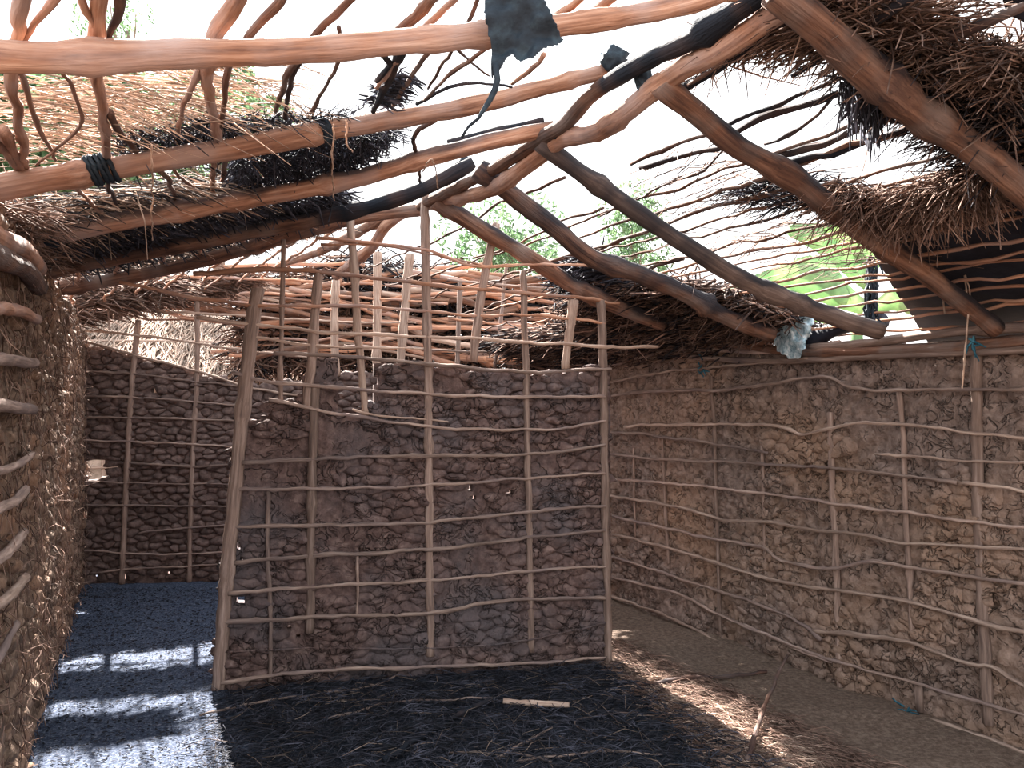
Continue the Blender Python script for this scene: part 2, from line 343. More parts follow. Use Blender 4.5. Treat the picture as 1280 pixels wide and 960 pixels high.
# partition with its ragged top
WP = Wall(P0-pdir*.0, P1)
top = [WP.sz(*p) for p in [(250, 900), (272, 880), (296, 545), (306, 523), (330, 520), (345, 505), (372, 500), (380, 470), (386, 452), (425, 448), (424, 515), (450, 522), (470, 490), (468, 456), (530, 457), (600, 460), (660, 466), (720, 462), (764, 459), (764, 950)]]
def in_part(u, z):
    p = Vector((u*7, z*7, 3)); return inpoly(u+.02*noise.noise(p*2), z+.02*noise.noise(p*2+Vector((5, 5, 5))), top)
specks = [WP.sz(*p) for p in [(299, 752), (297, 684), (361, 785), (372, 795), (588, 609), (594, 622), (638, 617), (445, 517), (304, 700), (391, 800), (318, 524)]]
def in_part_hole(u, z): return in_part(u, z) and not any(abs(u-a) < .018 and abs(z-b) < .016 for a, b in specks)
smooth_px = [WP.sz(*p) for p in [(300, 548), (388, 545), (386, 650), (292, 655)]]
def in_part_lump(u, z): return in_part(u, z) and not inpoly(u, z, smooth_px) and noise.noise(Vector((u*2.6, z*3.4, 5))) > -.30 and not any(abs(u-a) < .05 and abs(z-b) < .035 for a, b in specks)
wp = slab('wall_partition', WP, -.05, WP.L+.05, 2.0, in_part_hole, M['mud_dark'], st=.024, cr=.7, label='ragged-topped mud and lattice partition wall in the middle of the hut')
lumps(WP, -.02, WP.L, 1.9, .088, .050, in_part_lump, M['mud_dark'], wp, .006, .028, shrink=1.0)
rows(WP, [
 ([(275, 853), (400, 838), (535, 834), (660, 828), (757, 822)], .011), ([(280, 815), (400, 811), (540, 810), (660, 800), (757, 778)], .006, 'mud_dark'),
 ([(274, 778), (400, 771), (535, 766), (620, 752), (660, 749), (757, 747)],), ([(285, 741), (442, 731), (535, 726), (659, 714), (757, 708)],),
 ([(293, 703), (384, 695), (535, 687), (640, 675), (659, 671), (757, 664)],), ([(292, 659), (436, 655), (535, 653), (656, 640), (757, 631)],),
 ([(291, 612), (388, 611), (535, 607), (656, 598), (757, 592)],), ([(303, 578), (456, 571), (539, 569), (645, 569), (690, 565), (757, 556)],),
 ([(335, 500), (400, 513), (486, 527), (579, 536), (690, 536), (757, 526)],), ([(290, 466), (340, 477), (400, 483), (535, 493), (658, 496), (757, 496)],),
 ([(342, 441), (400, 443), (535, 455), (658, 465), (765, 460)], .012), ([(440, 512), (470, 518), (560, 527)], .007, 'lath_pale'),
 ([(247, 397), (330, 408), (440, 417), (535, 422), (600, 424), (655, 428), (757, 433), (822, 434)], .012, 'lath_pale'),
 ([(151, 354), (240, 371), (310, 381), (440, 383), (530, 388), (600, 395), (660, 394), (757, 403)], .011, 'lath_orange'),
 ([(240, 342), (357, 337), (440, 344), (530, 355), (605, 362), (720, 372), (775, 380)], .014, 'lath_orange'),
 ([(395, 298), (440, 302), (530, 312), (575, 328), (610, 333), (660, 332), (745, 332)], .010, 'lath_orange'),
 ([(400, 305), (480, 308), (560, 322), (612, 334)], .008, 'lath_orange'), ([(310, 420), (400, 432), (530, 436)], .008, 'lath_pale'),
], wp, M['lath'])
for pts, r, mm in [([(322, 362), (314, 420), (303, 520), (287, 680), (280, 760), (272, 866)], .038, 'wood_grey'),
    ([(398, 342), (391, 440), (384, 512)], .026, 'wood_grey'), ([(394, 480), (391, 560), (389, 680), (387, 790)], .026, 'wood_grey'), ([(355, 300), (352, 400), (350, 505)], .013, 'wood_grey'),
    ([(438, 270), (444, 360), (450, 450), (457, 520)], .022, 'lath_pale'), ([(531, 236), (533, 350), (535, 450), (536, 600), (538, 820)], .026, 'wood_grey'),
    ([(620, 280), (602, 365), (592, 452)], .026, 'wood_grey'), ([(654, 338), (657, 450), (660, 600), (662, 700), (664, 815)], .020, 'wood_grey'),
    ([(717, 376), (706, 462)], .025, 'lath_pale'), ([(751, 376), (754, 455), (756, 600), (758, 700), (760, 838)], .026, 'wood_grey'),
    ([(336, 610), (335, 700), (338, 760), (338, 852)], .012, 'lath'), ([(447, 690), (446, 772)], .007, 'lath')]:
    stick('post', [WP.hit(x, y, .012 if r > .015 else .02) for x, y in pts], r, M[mm], wp, r*.88, sides=10, rough=.16, wob=.006, knots=3, step=.04)

# right wall
K = fl; WR = Wall(K(765, 749) - (K(1270, 936)-K(765, 749))*.36, K(1270, 936) + (K(1270, 936)-K(765, 749))*.55, .16)
topR = [WR.sz(*p) for p in [(700, 520), (700, 455), (757, 450), (850, 436), (1000, 434), (1150, 428), (1275, 420)]]
def in_right(u, z):
    if z < 1.6: return True
    for (a, b), (c_, d_) in zip(topR, topR[1:]):
        if min(a, c_) <= u <= max(a, c_): return z < b+(d_-b)*(u-a)/(c_-a)
    return z < 1.78
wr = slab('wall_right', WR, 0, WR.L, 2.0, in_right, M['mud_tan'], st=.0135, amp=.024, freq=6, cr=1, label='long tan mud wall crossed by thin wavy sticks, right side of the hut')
uvis = WR.sz(757, 500)[0]; pale0, pale1 = WR.sz(960, 600)[0], WR.sz(1062, 700)[0]
def lump_patch(u, z):
    n_ = noise.noise(Vector((u*1.7, z*1.7, 2.0))) + (.45 if pale0 < u < pale1 and z < 1.35 else 0)
    return n_ > .30
lumps(WR, uvis, WR.sz(1330, 600)[0], 1.85, .072, .055, lambda u, z: in_right(u, z) and lump_patch(u, z), M['mud_tan'], wr, .004, .020, shrink=1.06, irr=1.5)
ROWR = [
 ([(760, 457), (790, 450), (830, 441), (880, 440)], .010), ([(762, 478), (800, 470), (850, 463), (940, 455), (1010, 448)], .010),
 ([(757, 497), (800, 490), (900, 487), (960, 480), (1030, 471), (1065, 485), (1120, 487), (1285, 486)],),
 ([(780, 534), (825, 531), (960, 532), (1005, 543), (1060, 530), (1140, 532), (1210, 540), (1285, 548)],),
 ([(758, 541), (800, 542), (830, 547), (870, 551), (950, 564), (960, 566)],), ([(1095, 567), (1200, 575), (1285, 577)], .007),
 ([(760, 568), (840, 575), (950, 580), (1060, 587), (1130, 595), (1195, 602)],), ([(1205, 604), (1240, 606), (1285, 616)], .010),
 ([(760, 598), (840, 604), (900, 611), (1000, 622), (1043, 630), (1130, 640), (1285, 661)],),
 ([(760, 620), (840, 632), (905, 650), (953, 652), (1032, 664), (1080, 668), (1125, 678), (1285, 686)],),
 ([(765, 645), (840, 662), (900, 675), (953, 685), (975, 700), (1040, 710), (1085, 702), (1130, 708), (1285, 729)],),
 ([(765, 668), (840, 686), (953, 721), (1040, 738), (1130, 752), (1250, 783), (1285, 788)],),
 ([(762, 695), (840, 720), (960, 760), (1000, 780), (1027, 800)],), ([(1015, 789), (1060, 793), (1135, 803), (1210, 830), (1240, 833), (1285, 860)],),
 ([(765, 722), (840, 740), (900, 768), (950, 790), (1040, 825), (1140, 853), (1285, 895)],),
 ([(765, 745), (845, 775), (950, 830), (1050, 870), (1130, 893), (1190, 908), (1285, 942)], .011),
 ([(930, 780), (980, 805), (1040, 829)], .006),
]
rows(WR, ROWR[::2], wr, M['lath'], off=.028); rows(WR, ROWR[1::2], wr, M['lath_mid'], off=.028)
for pts, r in [([(792, 560), (794, 672)], .012), ([(828, 545), (832, 640), (836, 705)], .014), ([(889, 470), (893, 540), (896, 640), (900, 790)], .015), ([(953, 555), (955, 640), (962, 815)], .014),
    ([(1038, 515), (1040, 600), (1046, 720), (1050, 865)], .024), ([(1123, 487), (1130, 560), (1132, 640), (1141, 800)], .018), ([(1148, 855), (1150, 890)], .02), ([(1220, 440), (1222, 600), (1228, 760), (1236, 905)], .032)]:
    stick('post', [WR.hit(x, y, -.001) for x, y in pts], r*.78, M['wood_grey'], wr, sides=8, rough=.2, knots=2)
for pts, r, mm in [([(820, 418), (900, 428), (1000, 440), (1150, 436), (1300, 424)], .026, 'wood_brown'), ([(860, 446), (960, 452), (1080, 446), (1300, 436)], .018, 'lath'), ([(1010, 434), (1090, 428), (1200, 414), (1310, 408)], .022, 'lath'),
    ([(770, 425), (850, 432), (960, 428)], .018, 'wood_brown'), ([(760, 445), (850, 436), (960, 440), (1050, 428)], .014, 'lath')]:
    stick('wall_plate_pole', [WR.hit(x, y, .02) for x, y in pts], r, M[mm], wr, sides=8, step=.06, knots=3)
for x, y in [(878, 458), (1218, 426), (1133, 890)]:
    g = G()
    for k in range(7):
        p = WR.hit(x+R.uniform(-7, 7), y+R.uniform(-8, 8), .055); straw(g, p, Vector((R.uniform(-1, 1), R.uniform(-1, 1), R.uniform(-1.5, 1))), R.uniform(.05, .09), .006, .5)
    o = build('tie', g, M['tie_blue'], wr); o['label'] = 'faded blue strip tied round the sticks'

# back wall of the far room
BA = K(92, 731); BB = Vector((.25, 7.16, 0)); WB = Wall(BA+(BA-BB).normalized()*.15, BB+(BB-BA).normalized()*.1, .12)
topB = [WB.sz(*p) for p in [(60, 460), (75, 433), (135, 436), (200, 452), (250, 466), (300, 482), (420, 470), (470, 466), (700, 470), (760, 470)]]
holes = [[WB.sz(*p) for p in q] for q in ([(92, 574), (120, 573), (146, 582), (128, 600), (105, 603), (93, 590)], [(93, 635), (108, 636), (110, 651), (94, 652)], [(112, 716), (127, 715), (126, 725), (113, 726)], [(206, 691), (216, 692), (216, 698), (206, 698)], [(150, 716), (158, 717), (156, 725), (149, 725)], [(208, 712), (214, 713), (213, 720), (208, 720)], [(228, 661), (235, 662), (235, 669), (229, 668)],[(185,484),(200,486),(199,490),(186,489)])]
def in_back(u, z):
    if any(inpoly(u, z, h) for h in holes): return False
    if z < 1.5: return True
    for (a, b), (c_, d_) in zip(topB, topB[1:]):
        if a <= u <= c_: return z < b+(d_-b)*(u-a)/(c_-a)+.02*noise.noise(Vector((u*9, 0, 0)))
    return z < 1.6
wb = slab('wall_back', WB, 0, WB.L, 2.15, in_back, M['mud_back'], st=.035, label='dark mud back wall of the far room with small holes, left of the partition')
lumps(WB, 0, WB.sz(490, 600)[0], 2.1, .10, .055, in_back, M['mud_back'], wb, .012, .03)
rows(WB, [
 ([(96, 463), (170, 468), (310, 484)],), ([(97, 495), (170, 497), (300, 507)],), ([(95, 521), (200, 523), (300, 526)],), ([(93, 550), (170, 552), (290, 558)],), ([(150, 578), (240, 583), (290, 581)],),
 ([(100, 602), (290, 606)], .007), ([(95, 631), (285, 633)],), ([(173, 667), (200, 663), (285, 656)],), ([(93, 687), (200, 693), (280, 690)],), ([(112, 717), (160, 712), (280, 706)],), ([(118, 735), (170, 733), (230, 734)], .010),
 ([(96, 424), (180, 447), (250, 465), (320, 486), (420, 500)], .014, 'lath_pale'), ([(97, 412), (200, 422), (300, 437), (420, 450)], .013, 'lath_pale'),
 ([(70, 361), (150, 366), (300, 378), (420, 388)], .016, 'lath_orange'), ([(80, 385), (250, 392), (420, 402), (520, 404)], .013, 'lath_pale'),
 ([(65, 340), (200, 345), (400, 352)], .015, 'lath_orange'), ([(300, 366), (450, 372), (560, 380)], .013, 'lath_orange'), ([(560, 350), (700, 362), (830, 372)], .011, 'lath'), ([(560, 398), (700, 412), (830, 420)], .011, 'lath_orange'), ([(430, 432), (600, 440), (800, 452)], .012, 'lath')], wb, M['lath'], r=.011)
for pts, r, mm in [([(173, 400), (166, 470), (160, 560), (152, 730)], .024, 'wood_grey'), ([(246, 345), (246, 470), (240, 590), (236, 730)], .022, 'wood_grey'),
    ([(420, 350), (418, 400), (420, 470)], .035, 'lath_pale'), ([(472, 315), (471, 460)], .036, 'lath_pale'), ([(512, 318), (505, 400), (500, 460)], .038, 'lath_pale'), ([(575, 350), (572, 460)], .02, 'lath'), ([(633, 330), (626, 400), (618, 460)], .014, 'lath'), ([(818, 400), (815, 460)], .02, 'lath_pale')]:
    stick('post', [WB.hit(x, y, .015) for x, y in pts], r, M[mm], wb, sides=8, rough=.18, knots=2)

# left wall, beside the camera
WL = Wall(K(92, 731)+Vector((-.12, .35, 0)), K(20, 960)+(K(20, 960)-K(92, 731))*.55, .2)
def in_left(u, z): return z < 2.02+.16*min(1, u/2.4)+.05*noise.noise(Vector((u*4, 1, 0)))+.03*noise.noise(Vector((u*13, 1, 0)))
wl = slab('wall_left', WL, 0, WL.L, 2.4, in_left, M['mud_left'], st=.025, amp=.05, freq=7, label='rough straw-tempered mud wall close on the left side')
lumps(WL, 0, WL.L-1.0, 2.1, .10, .07, in_left, M['mud_left'], wl, .01, .045, shrink=.9)
for pts, r, mm in [([(-30, 385), (20, 388), (46, 400)], .020, 'lath_orange'), ([(-30, 446), (10, 450), (44, 454)], .019, 'lath'), ([(-30, 505), (10, 508), (40, 512)], .020, 'lath'),
    ([(-10, 590), (15, 584), (40, 568)], .013, 'lath'), ([(-10, 640), (15, 628), (32, 612)], .016, 'lath'), ([(-10, 705), (10, 690), (31, 664)], .016, 'lath'), ([(-10, 760), (12, 745), (32, 722)], .017, 'lath_pale'), ([(-5, 830), (10, 800), (20, 780)], .012, 'lath')]:
    stick('lath', [WL.hit(x, y, .07) for x, y in pts], r, M[mm], wl, sides=8, rough=.15, step=.03)
g = G()
for k in range(2600):
    u = R.uniform(0, WL.L-.8); z = R.uniform(.02, 2.1); p = WL.P(u, z, .02+.03*R.random()); straw(g, p, WL.d*R.gauss(0, .6)+UPV*R.gauss(-.3, .8)+WL.n*R.uniform(-.1, .35), R.uniform(.04, .13), .0022, .4)
o = build('straw_tempering', g, M['straw_brown'], wl); o['kind'] = 'stuff'
for (x, y, L_) in [(0, 300, .5), (0, 322, .35)]:
    stick('wall_plate_pole', [WL.hit(x-40, y-25, .08), WL.hit(x, y, .08), WL.hit(x+30, y+14, .08), WL.hit(x+48, y+36, .08)], .032, M['wood_brown' if y > 310 else 'lath_orange'], wl, sides=9, char=lambda u: .3)

# ---------------------------------------------------------------- roof: ridge, rafters, battens
n2 = Vector((.874, .486, 0)).normalized(); d2 = Vector((-.486, .874, 0)).normalized()
RU = 1.8; RZ = 2.65
PR = n2*RU + UPV*RZ
NL = d2.cross(Vector((n2.x*1.9, n2.y*1.9, RZ-2.15))).normalized()
NR = d2.cross(Vector((n2.x*1.85, n2.y*1.85, 1.86-RZ))).normalized()
NL = NL if NL.z > 0 else -NL; NR = NR if NR.z > 0 else -NR
def ridge(px, py, dz=0): return onplane(px, py, PR, n2)
def left(px, py, off=0): return onplane(px, py, PR+NL*off, NL)
def right(px, py, off=0): return onplane(px, py, PR+NR*off, NR)
def rafter(name, pts, fn, r, r1, m, label, cat='rafter', group='rafters of the roof', char=None, off=0, ties=(), knots=4, wob=.004, topchar=.0):
    A, B = fn(pts[0][0], pts[0][1], off), (ridge(*pts[-1]) if fn is left and 'stub' not in label else fn(pts[-1][0], pts[-1][1], off)); ch_ = (B-A).normalized(); tc_ = CAM-(A+B)*.5; NN = (tc_-ch_*tc_.dot(ch_)).normalized()
    if fn is not rd: fn = lambda x, y, o=0, A=A, NN=NN: onplane(x, y, A, NN)
    o = stick(name, [fn(x, y, off) for x, y in pts], r, M[m], None, r1, sides=16, step=.04, rough=.13, wob=wob, knots=knots, char=char, topchar=topchar)
    tag(o, label, cat, group)
    for x, y, s in ties:
        g = G(); p = fn(x, y, off); q = (fn(pts[-1][0], pts[-1][1], off)-fn(pts[0][0], pts[0][1], off)).normalized(); e1 = q.orthogonal().normalized(); e2 = q.cross(e1)
        for k in range(5):
            c0 = p+q*(k-2)*s*.3; rr = r*1.06
            tube(g, [c0+(e1*math.cos(a)+e2*math.sin(a))*rr*(1+.1*R.random()) + q*a*.004 for a in np.linspace(0, 6.5, 9)], .009, sides=5, step=.03, wob=.003)
        tag(build('binding', g, M['plastic_black'], o), 'black rubber strip wound round the pole')
    return o
rd = lambda x, y, o=0: ridge(x, y)
rafter('ridge_pole', [(1080, -62), (990, 2), (905, 60), (845, 92), (790, 135), (745, 165), (703, 174), (662, 205), (620, 234), (583, 246), (548, 251), (505, 266), (480, 285), (462, 312), (420, 345)], rd, .038, .036, 'wood_orange', 'long crooked ridge pole dipping from the top right to the partition lattice', 'ridge pole', 'ridge poles', char=lambda u: .0)
rafter('ridge_pole', [(1000, -40), (932, 5), (870, 46), (815, 74), (770, 98), (735, 122), (709, 152), (672, 176), (620, 210), (560, 240), (525, 258)], lambda x, y, o=0: onplane(x, y, PR-n2*.06, n2), .034, .026, 'wood_brown', 'second ridge pole, sooty black at its near end, tied beside the crooked one', 'ridge pole', 'ridge poles', char=lambda u: .95 if u < .33 else .1)
lc = lambda s: (lambda u: s if u > .62 else .0)
rafter('rafter', [(-60, 70), (0, 69), (110, 70), (220, 68), (330, 66), (440, 59), (520, 51), (606, 42), (710, 31), (800, 16), (840, 9), (905, -10), (1000, -45)], left, .029, .026, 'wood_orange', 'thick peeled orange rafter running level across the top of the left side', ties=())
rafter('rafter', [(-60, 244), (0, 234), (120, 214), (220, 198), (330, 178), (440, 158), (572, 136), (660, 115), (710, 101), (765, 86)], left, .037, .030, 'wood_orange', 'peeled orange rafter with a black rubber binding near its left end', ties=((122, 212, .05), (402, 163, .02)))
rafter('rafter', [(10, 306), (60, 294), (150, 277), (292, 252), (440, 224), (537, 196), (610, 178), (692, 160)], left, .040, .034, 'wood_orange', 'orange-brown rafter third from the top, over the burnt thatch', topchar=.8, ties=((60, 294, .03),))
rafter('rafter', [(60, 338), (120, 325), (227, 306), (330, 287), (440, 264), (520, 240), (592, 204)], left, .040, .036, 'wood_brown', 'reddish-brown rafter blackened by fire at its upper end', topchar=.8, char=lambda u: .85 if u > .6 else .1)
rafter('rafter', [(70, 362), (137, 350), (237, 330), (330, 304), (400, 284), (470, 268), (530, 262)], left, .042, .036, 'wood_brown', 'lowest brown rafter on the left, just above the lattice', char=lambda u: .25)
rafter('rafter', [(560, 180), (600, 170), (650, 158), (680, 150)], left, .020, .014, 'wood_brown', 'short charred pole stub lying along the third left rafter', char=lambda u: .95, off=.07, knots=1)
rafter('rafter', [(968, -12), (1005, 18), (1080, 84), (1150, 140), (1225, 190), (1290, 246), (1360, 300)], right, .050, .052, 'wood_brown', 'massive brown rafter in the top right corner, charred along its upper side', char=lambda u: .15, off=-.05, topchar=.9)
rafter('rafter', [(825, 105), (870, 140), (925, 185), (990, 222), (1040, 262), (1100, 305), (1170, 352), (1243, 410)], right, .042, .040, 'wood_brown', 'brown rafter ending above the right wall beside the hanging loop', char=lambda u: .25 if .15 < u < .5 else .0, off=-.05, topchar=.9)
rafter('rafter', [(675, 178), (715, 208), (760, 240), (810, 275), (870, 315), (930, 350), (1000, 380), (1060, 402), (1100, 414)], right, .038, .044, 'wood_grey', 'grey rafter with dark soot ending beside the silver plastic bag', char=lambda u: .7 if u < .5 else .35, off=-.05, topchar=.9)
rafter('rafter', [(596, 210), (635, 240), (690, 282), (740, 322), (800, 343), (860, 368), (905, 395), (965, 418)], right, .048, .046, 'wood_brown', 'rough-barked rafter in the middle of the right slope', char=lambda u: .5 if u < .6 else .1, off=-.05, topchar=.9)
rafter('rafter', [(545, 250), (600, 285), (655, 318), (705, 350), (760, 378), (830, 405)], right, .048, .044, 'wood_brown', 'farthest brown rafter crossing behind the partition lattice', char=lambda u: .1, off=-.05, topchar=.9)
rafter('rafter', [(500, 262), (455, 285), (405, 312), (350, 330)], rd, .04, .036, 'wood_brown', 'short grey-brown pole crossing the far end of the ridge', off=0)

# battens of the left slope
bl = empty('roof_lattice', left(300, 60)); tag(bl, 'open lattice of crooked upright sticks over the left rafters', 'roof lattice', 'roof lattices')
for pts, r, c_ in [([(31, -40), (29, 0), (22, 50), (14, 86), (22, 150), (34, 216)], .013, 0), ([(75, -20), (65, 0), (38, 38), (24, 60)], .007, .1), ([(24, 86), (45, 150), (69, 200)], .007, .2), ([(128, -40), (125, 0), (120, 55), (126, 120), (134, 195)], .015, 0),
    ([(98, -10), (112, 25), (120, 55)], .007, 0), ([(152, -20), (148, 0), (137, 45), (132, 90)], .008, .7), ([(312, -40), (296, 0), (271, 45), (258, 96), (264, 130), (271, 172)], .017, .1), ([(370, -30), (347, 0), (313, 45), (285, 96), (275, 168)], .010, .3),
    ([(256, 76), (235, 120), (223, 168)], .008, .2), ([(460, -20), (437, 0), (395, 41), (360, 90), (345, 140)], .009, .4), ([(423, 34), (423, 82), (405, 110), (388, 140)], .006, .5), ([(375, 76), (362, 110), (357, 148)], .008, .8), ([(575, -10), (527, 38), (470, 110)], .009, .2), ([(552, -10), (500, 38), (478, 70)], .012, .3),
    ([(540, 60), (515, 95), (493, 133)], .008, .3), ([(505, 60), (490, 90), (468, 138)], .012, .9), ([(604, 60), (575, 85), (530, 124)], .007, .3), ([(680, 70), (660, 90), (640, 105)], .008, .1), ([(735, -12), (715, 5), (690, 22)], .009, .2), ([(775, -12), (755, 2), (735, 14)], .009, .2),
    ([(600, -10), (585, 30), (560, 70), (535, 110)], .006, .4), ([(560, 45), (590, 80), (612, 95)], .004, .5), ([(544, 152), (518, 168), (524, 200), (526, 241)], .009, .6), ([(470, 66), (485, 80), (470, 100)], .007, .9), ([(520, 130), (560, 110), (600, 104), (640, 108)], .005, .9),
    ([(137, 140), (150, 165), (170, 190)], .010, .4), ([(4, 160), (14, 180), (30, 214)], .014, .1), ([(-8, 175), (6, 190), (22, 212)], .014, .1), ([(91, 230), (110, 250), (131, 266)], .008, 0), ([(135, 222), (138, 240), (150, 262)], .008, .6), ([(198, 208), (210, 225), (218, 248)], .010, .3), ([(215, 210), (230, 225), (250, 240)], .006, .1), ([(267, 196), (266, 240)], .010, .2), ([(283, 196), (278, 225)], .011, .3),
    ([(412, 170), (415, 200), (410, 240)], .007, .3), ([(262, 260), (264, 300), (262, 330)], .006, .6), ([(170, 280), (178, 300), (192, 310)], .006, .1), ([(358, 270), (357, 300), (355, 338)], .008, .8), ([(60, 60), (100, 150), (45, 205)], .005, .2)]:
    stick('batten', [left(x, y, .045) for x, y in pts], r, M['wood_orange' if c_ < .25 else 'wood_brown'], bl, r*.8, sides=7, step=.04, rough=.2, wob=.008, knots=2, char=lambda u, c_=c_: c_)
# battens of the right slope: long thin sticks parallel to the ridge
br = empty('roof_lattice', right(1000, 200)); tag(br, 'open lattice of long thin sticks over the right rafters', 'roof lattice', 'roof lattices')
def rp(u, s, off=.0): return n2*(RU+u) + d2*s + UPV*(RZ+(1.86-RZ)*u/1.85) + NR*off
for pts, r, c_ in [([(840, 118), (880, 96), (930, 62), (985, 28)], .014, .95), ([(1065, 42), (1100, 20), (1150, -12)], .013, .9), ([(905, 160), (960, 135), (1048, 100)], .008, .9), ([(914, 166), (975, 140), (1048, 114)], .013, .85), ([(957, 183), (1000, 160), (1025, 145), (1040, 124)], .007, .8),
    ([(970, 196), (1030, 182), (1080, 158), (1132, 137)], .014, .8), ([(980, 207), (1040, 192), (1100, 172), (1162, 155)], .011, .85), ([(990, 94), (1020, 75), (1036, 63)], .010, .9), ([(1188, 48), (1230, 28), (1290, 2)], .013, .5), ([(790, 205), (850, 180), (900, 165)], .009, .3), ([(750, 270), (830, 232), (880, 212), (905, 186)], .006, .5), ([(800, 210), (880, 190), (925, 175)], .012, .7), ([(860, 105), (905, 75), (950, 45)], .008, .3)]:
    stick('batten', [right(x, y, .03) for x, y in pts], r, M['wood_brown'], br, r*.8, sides=7, step=.06, rough=.2, wob=.012, knots=3, char=lambda u, c_=c_: c_)
for i in range(17):
    u = .55+i*.083+R.uniform(-.02, .02); s0 = R.uniform(2.9, 4.2) if i % 3 else R.uniform(5.0, 6.2); s1 = -1.2 if i > 2 else R.uniform(1.5, 2.5)
    pts = [rp(u+R.uniform(-.015, .015), s1+(s0-s1)*t/5, .035) for t in range(6)]
    stick('batten', pts, R.uniform(.007, .012), M['lath_orange' if i > 5 else 'wood_brown'], br, .006, sides=6, step=.09, rough=.2, wob=.02, knots=3, char=lambda u: .1)
for i in range(6):
    u = .25+i*.25; pts = [rp(u+R.uniform(-.03, .03), 3.2+(6.2-3.2)*t/5, .035) for t in range(6)]
    stick('batten', pts, R.uniform(.007, .011), M['wood_brown'], br, .006, sides=6, step=.09, rough=.2, wob=.02, knots=3, char=lambda u: .3)

# ---------------------------------------------------------------- thatch that is left
def strip(name, P_, ur, sr, n, m, label, L=(.1, .3), r=.004, h=(.03, .12), char=None):
    g = G()
    for k in range(n):
        u, s_ = R.uniform(*ur), R.uniform(*sr); p = P_(u, s_+.08*noise.noise(Vector((u*4, s_, 0))), R.uniform(*h))
        straw(g, p, n2*R.choice([-1, 1])+Vector((R.gauss(0, .5), R.gauss(0, .5), R.gauss(0, .15))), R.uniform(*L), r*R.uniform(.6, 1.5), .3, char() if char else 0)
    return tag(build(name, g, M[m]), label, 'thatch', 'remains of the thatch')
def lp(u, s_, off=0): return n2*u + d2*s_ + UPV*(2.15+(RZ-2.15)*u/RU) + NL*off
strip('thatch', lp, (-.1, 1.4), (7.2, 7.48), 3200, 'straw_brown', 'brown thatch left on the far end of the left slope', r=.006)
strip('thatch', lp, (.15, .7), (6.62, 6.78), 1300, 'straw_brown', 'small brown thatch remnant on the left slope, above the back wall', r=.006)
strip('thatch', rp, (1.45, 2.05), (3.7, 6.3), 4500, 'straw_brown', 'long brown thatch heap on the wall top past the silver bag', r=.006, h=(.0, .10), L=(.1, .28), char=lambda: R.choice([0, .3, .9]))
for i in range(8):
    u_ = .05+i*.2+R.uniform(-.04, .04); stick('batten', [lp(u_+R.uniform(-.03, .03), 4.6+t*.6, .04) for t in range(6)], .011, M['lath_orange'], bl, .008, sides=6, step=.1, wob=.015, knots=2)
def patch(name, fn, poly, n, m, label, off=(.05, .15), L=(.12, .4), r=.0028, main=None, spread=.5, char=None, cat='thatch', group=None, hang=0, edge=None):
    g = G(); xs = [p[0] for p in poly]; ys = [p[1] for p in poly]; main = main or n2; k = 0
    W_ = [fn(*p) for p in poly]
    while k < n:
        x, y = R.uniform(min(xs), max(xs)), R.uniform(min(ys), max(ys))
        if not inpoly(x, y, poly): continue
        p = fn(x, y, R.uniform(*off)); d = main*R.choice([-1, 1])+Vector((R.gauss(0, spread), R.gauss(0, spread), R.gauss(0, spread*.3)-hang*R.random()))
        straw(g, p, d, R.uniform(*L), r*R.uniform(.6, 1.5), .35, char(x, y) if char else 0); k += 1
    o = build(name, g, M[m]); tag(o, label, cat, group); return o
TG = 'remains of the thatch'
patch('thatch', left, [(30, 110), (120, 85), (330, 80), (330, 150), (200, 170), (100, 205), (40, 200)], 480, 'straw', 'thin pale straw matting between the two topmost left rafters', group=TG, off=(.09, .17), spread=.3, L=(.12, .36), r=.002)
patch('thatch', left, [(150, 172), (260, 150), (400, 145), (440, 140), (440, 162), (330, 180), (200, 202), (150, 205)], 1500, 'straw_burnt', 'blackened thatch strip lying along the second left rafter', group=TG, off=(.06, .12), spread=.5, L=(.05, .14), r=.0022, main=d2)
patch('thatch', left, [(290, 195), (340, 178), (440, 165), (500, 158), (490, 175), (455, 200), (430, 222), (330, 240), (290, 240)], 3600, 'straw_burnt', 'dense black burnt thatch clump hanging between second and third left rafters', group=TG, off=(.05, .16), spread=.6, L=(.05, .12), r=.003, hang=.4, main=d2)
patch('thatch', left, [(0, 262), (60, 262), (160, 238), (300, 225), (300, 250), (160, 275), (60, 292), (20, 300)], 2600, 'straw', 'grey ashy straw layer above the third left rafter', group=TG, off=(.05, .14), L=(.08, .25), char=lambda x, y: R.choice([.0, .3, .8, .95]))
patch('thatch', left, [(60, 300), (160, 280), (300, 258), (430, 236), (420, 262), (330, 284), (225, 303), (90, 332)], 5200, 'straw_burnt', 'thick black thatch between third and fourth left rafters', group=TG, off=(.03, .14), spread=.6, L=(.05, .15), r=.005, hang=.3)
patch('thatch', left, [(80, 345), (230, 310), (400, 275), (420, 285), (240, 326), (100, 358)], 2000, 'straw', 'ash-grey and black straw above the lowest left rafter', group=TG, off=(.04, .12), L=(.06, .2), char=lambda x, y: R.choice([.0, .5, .95, .95]))
patch('thatch', left, [(465, 128), (495, 95), (515, 92), (505, 115), (485, 135)], 200, 'straw_burnt', 'small charred leafy clump caught on sticks left of the plastic sheet', group=TG, off=(.04, .1), L=(.03, .07), r=.004)
patch('thatch', left, [(-10, 250), (50, 262), (75, 330), (60, 350), (-10, 310)], 1500, 'straw_brown', 'brown tangled straw on top of the left wall', group=TG, off=(-.02, .14), spread=.8, L=(.08, .2))
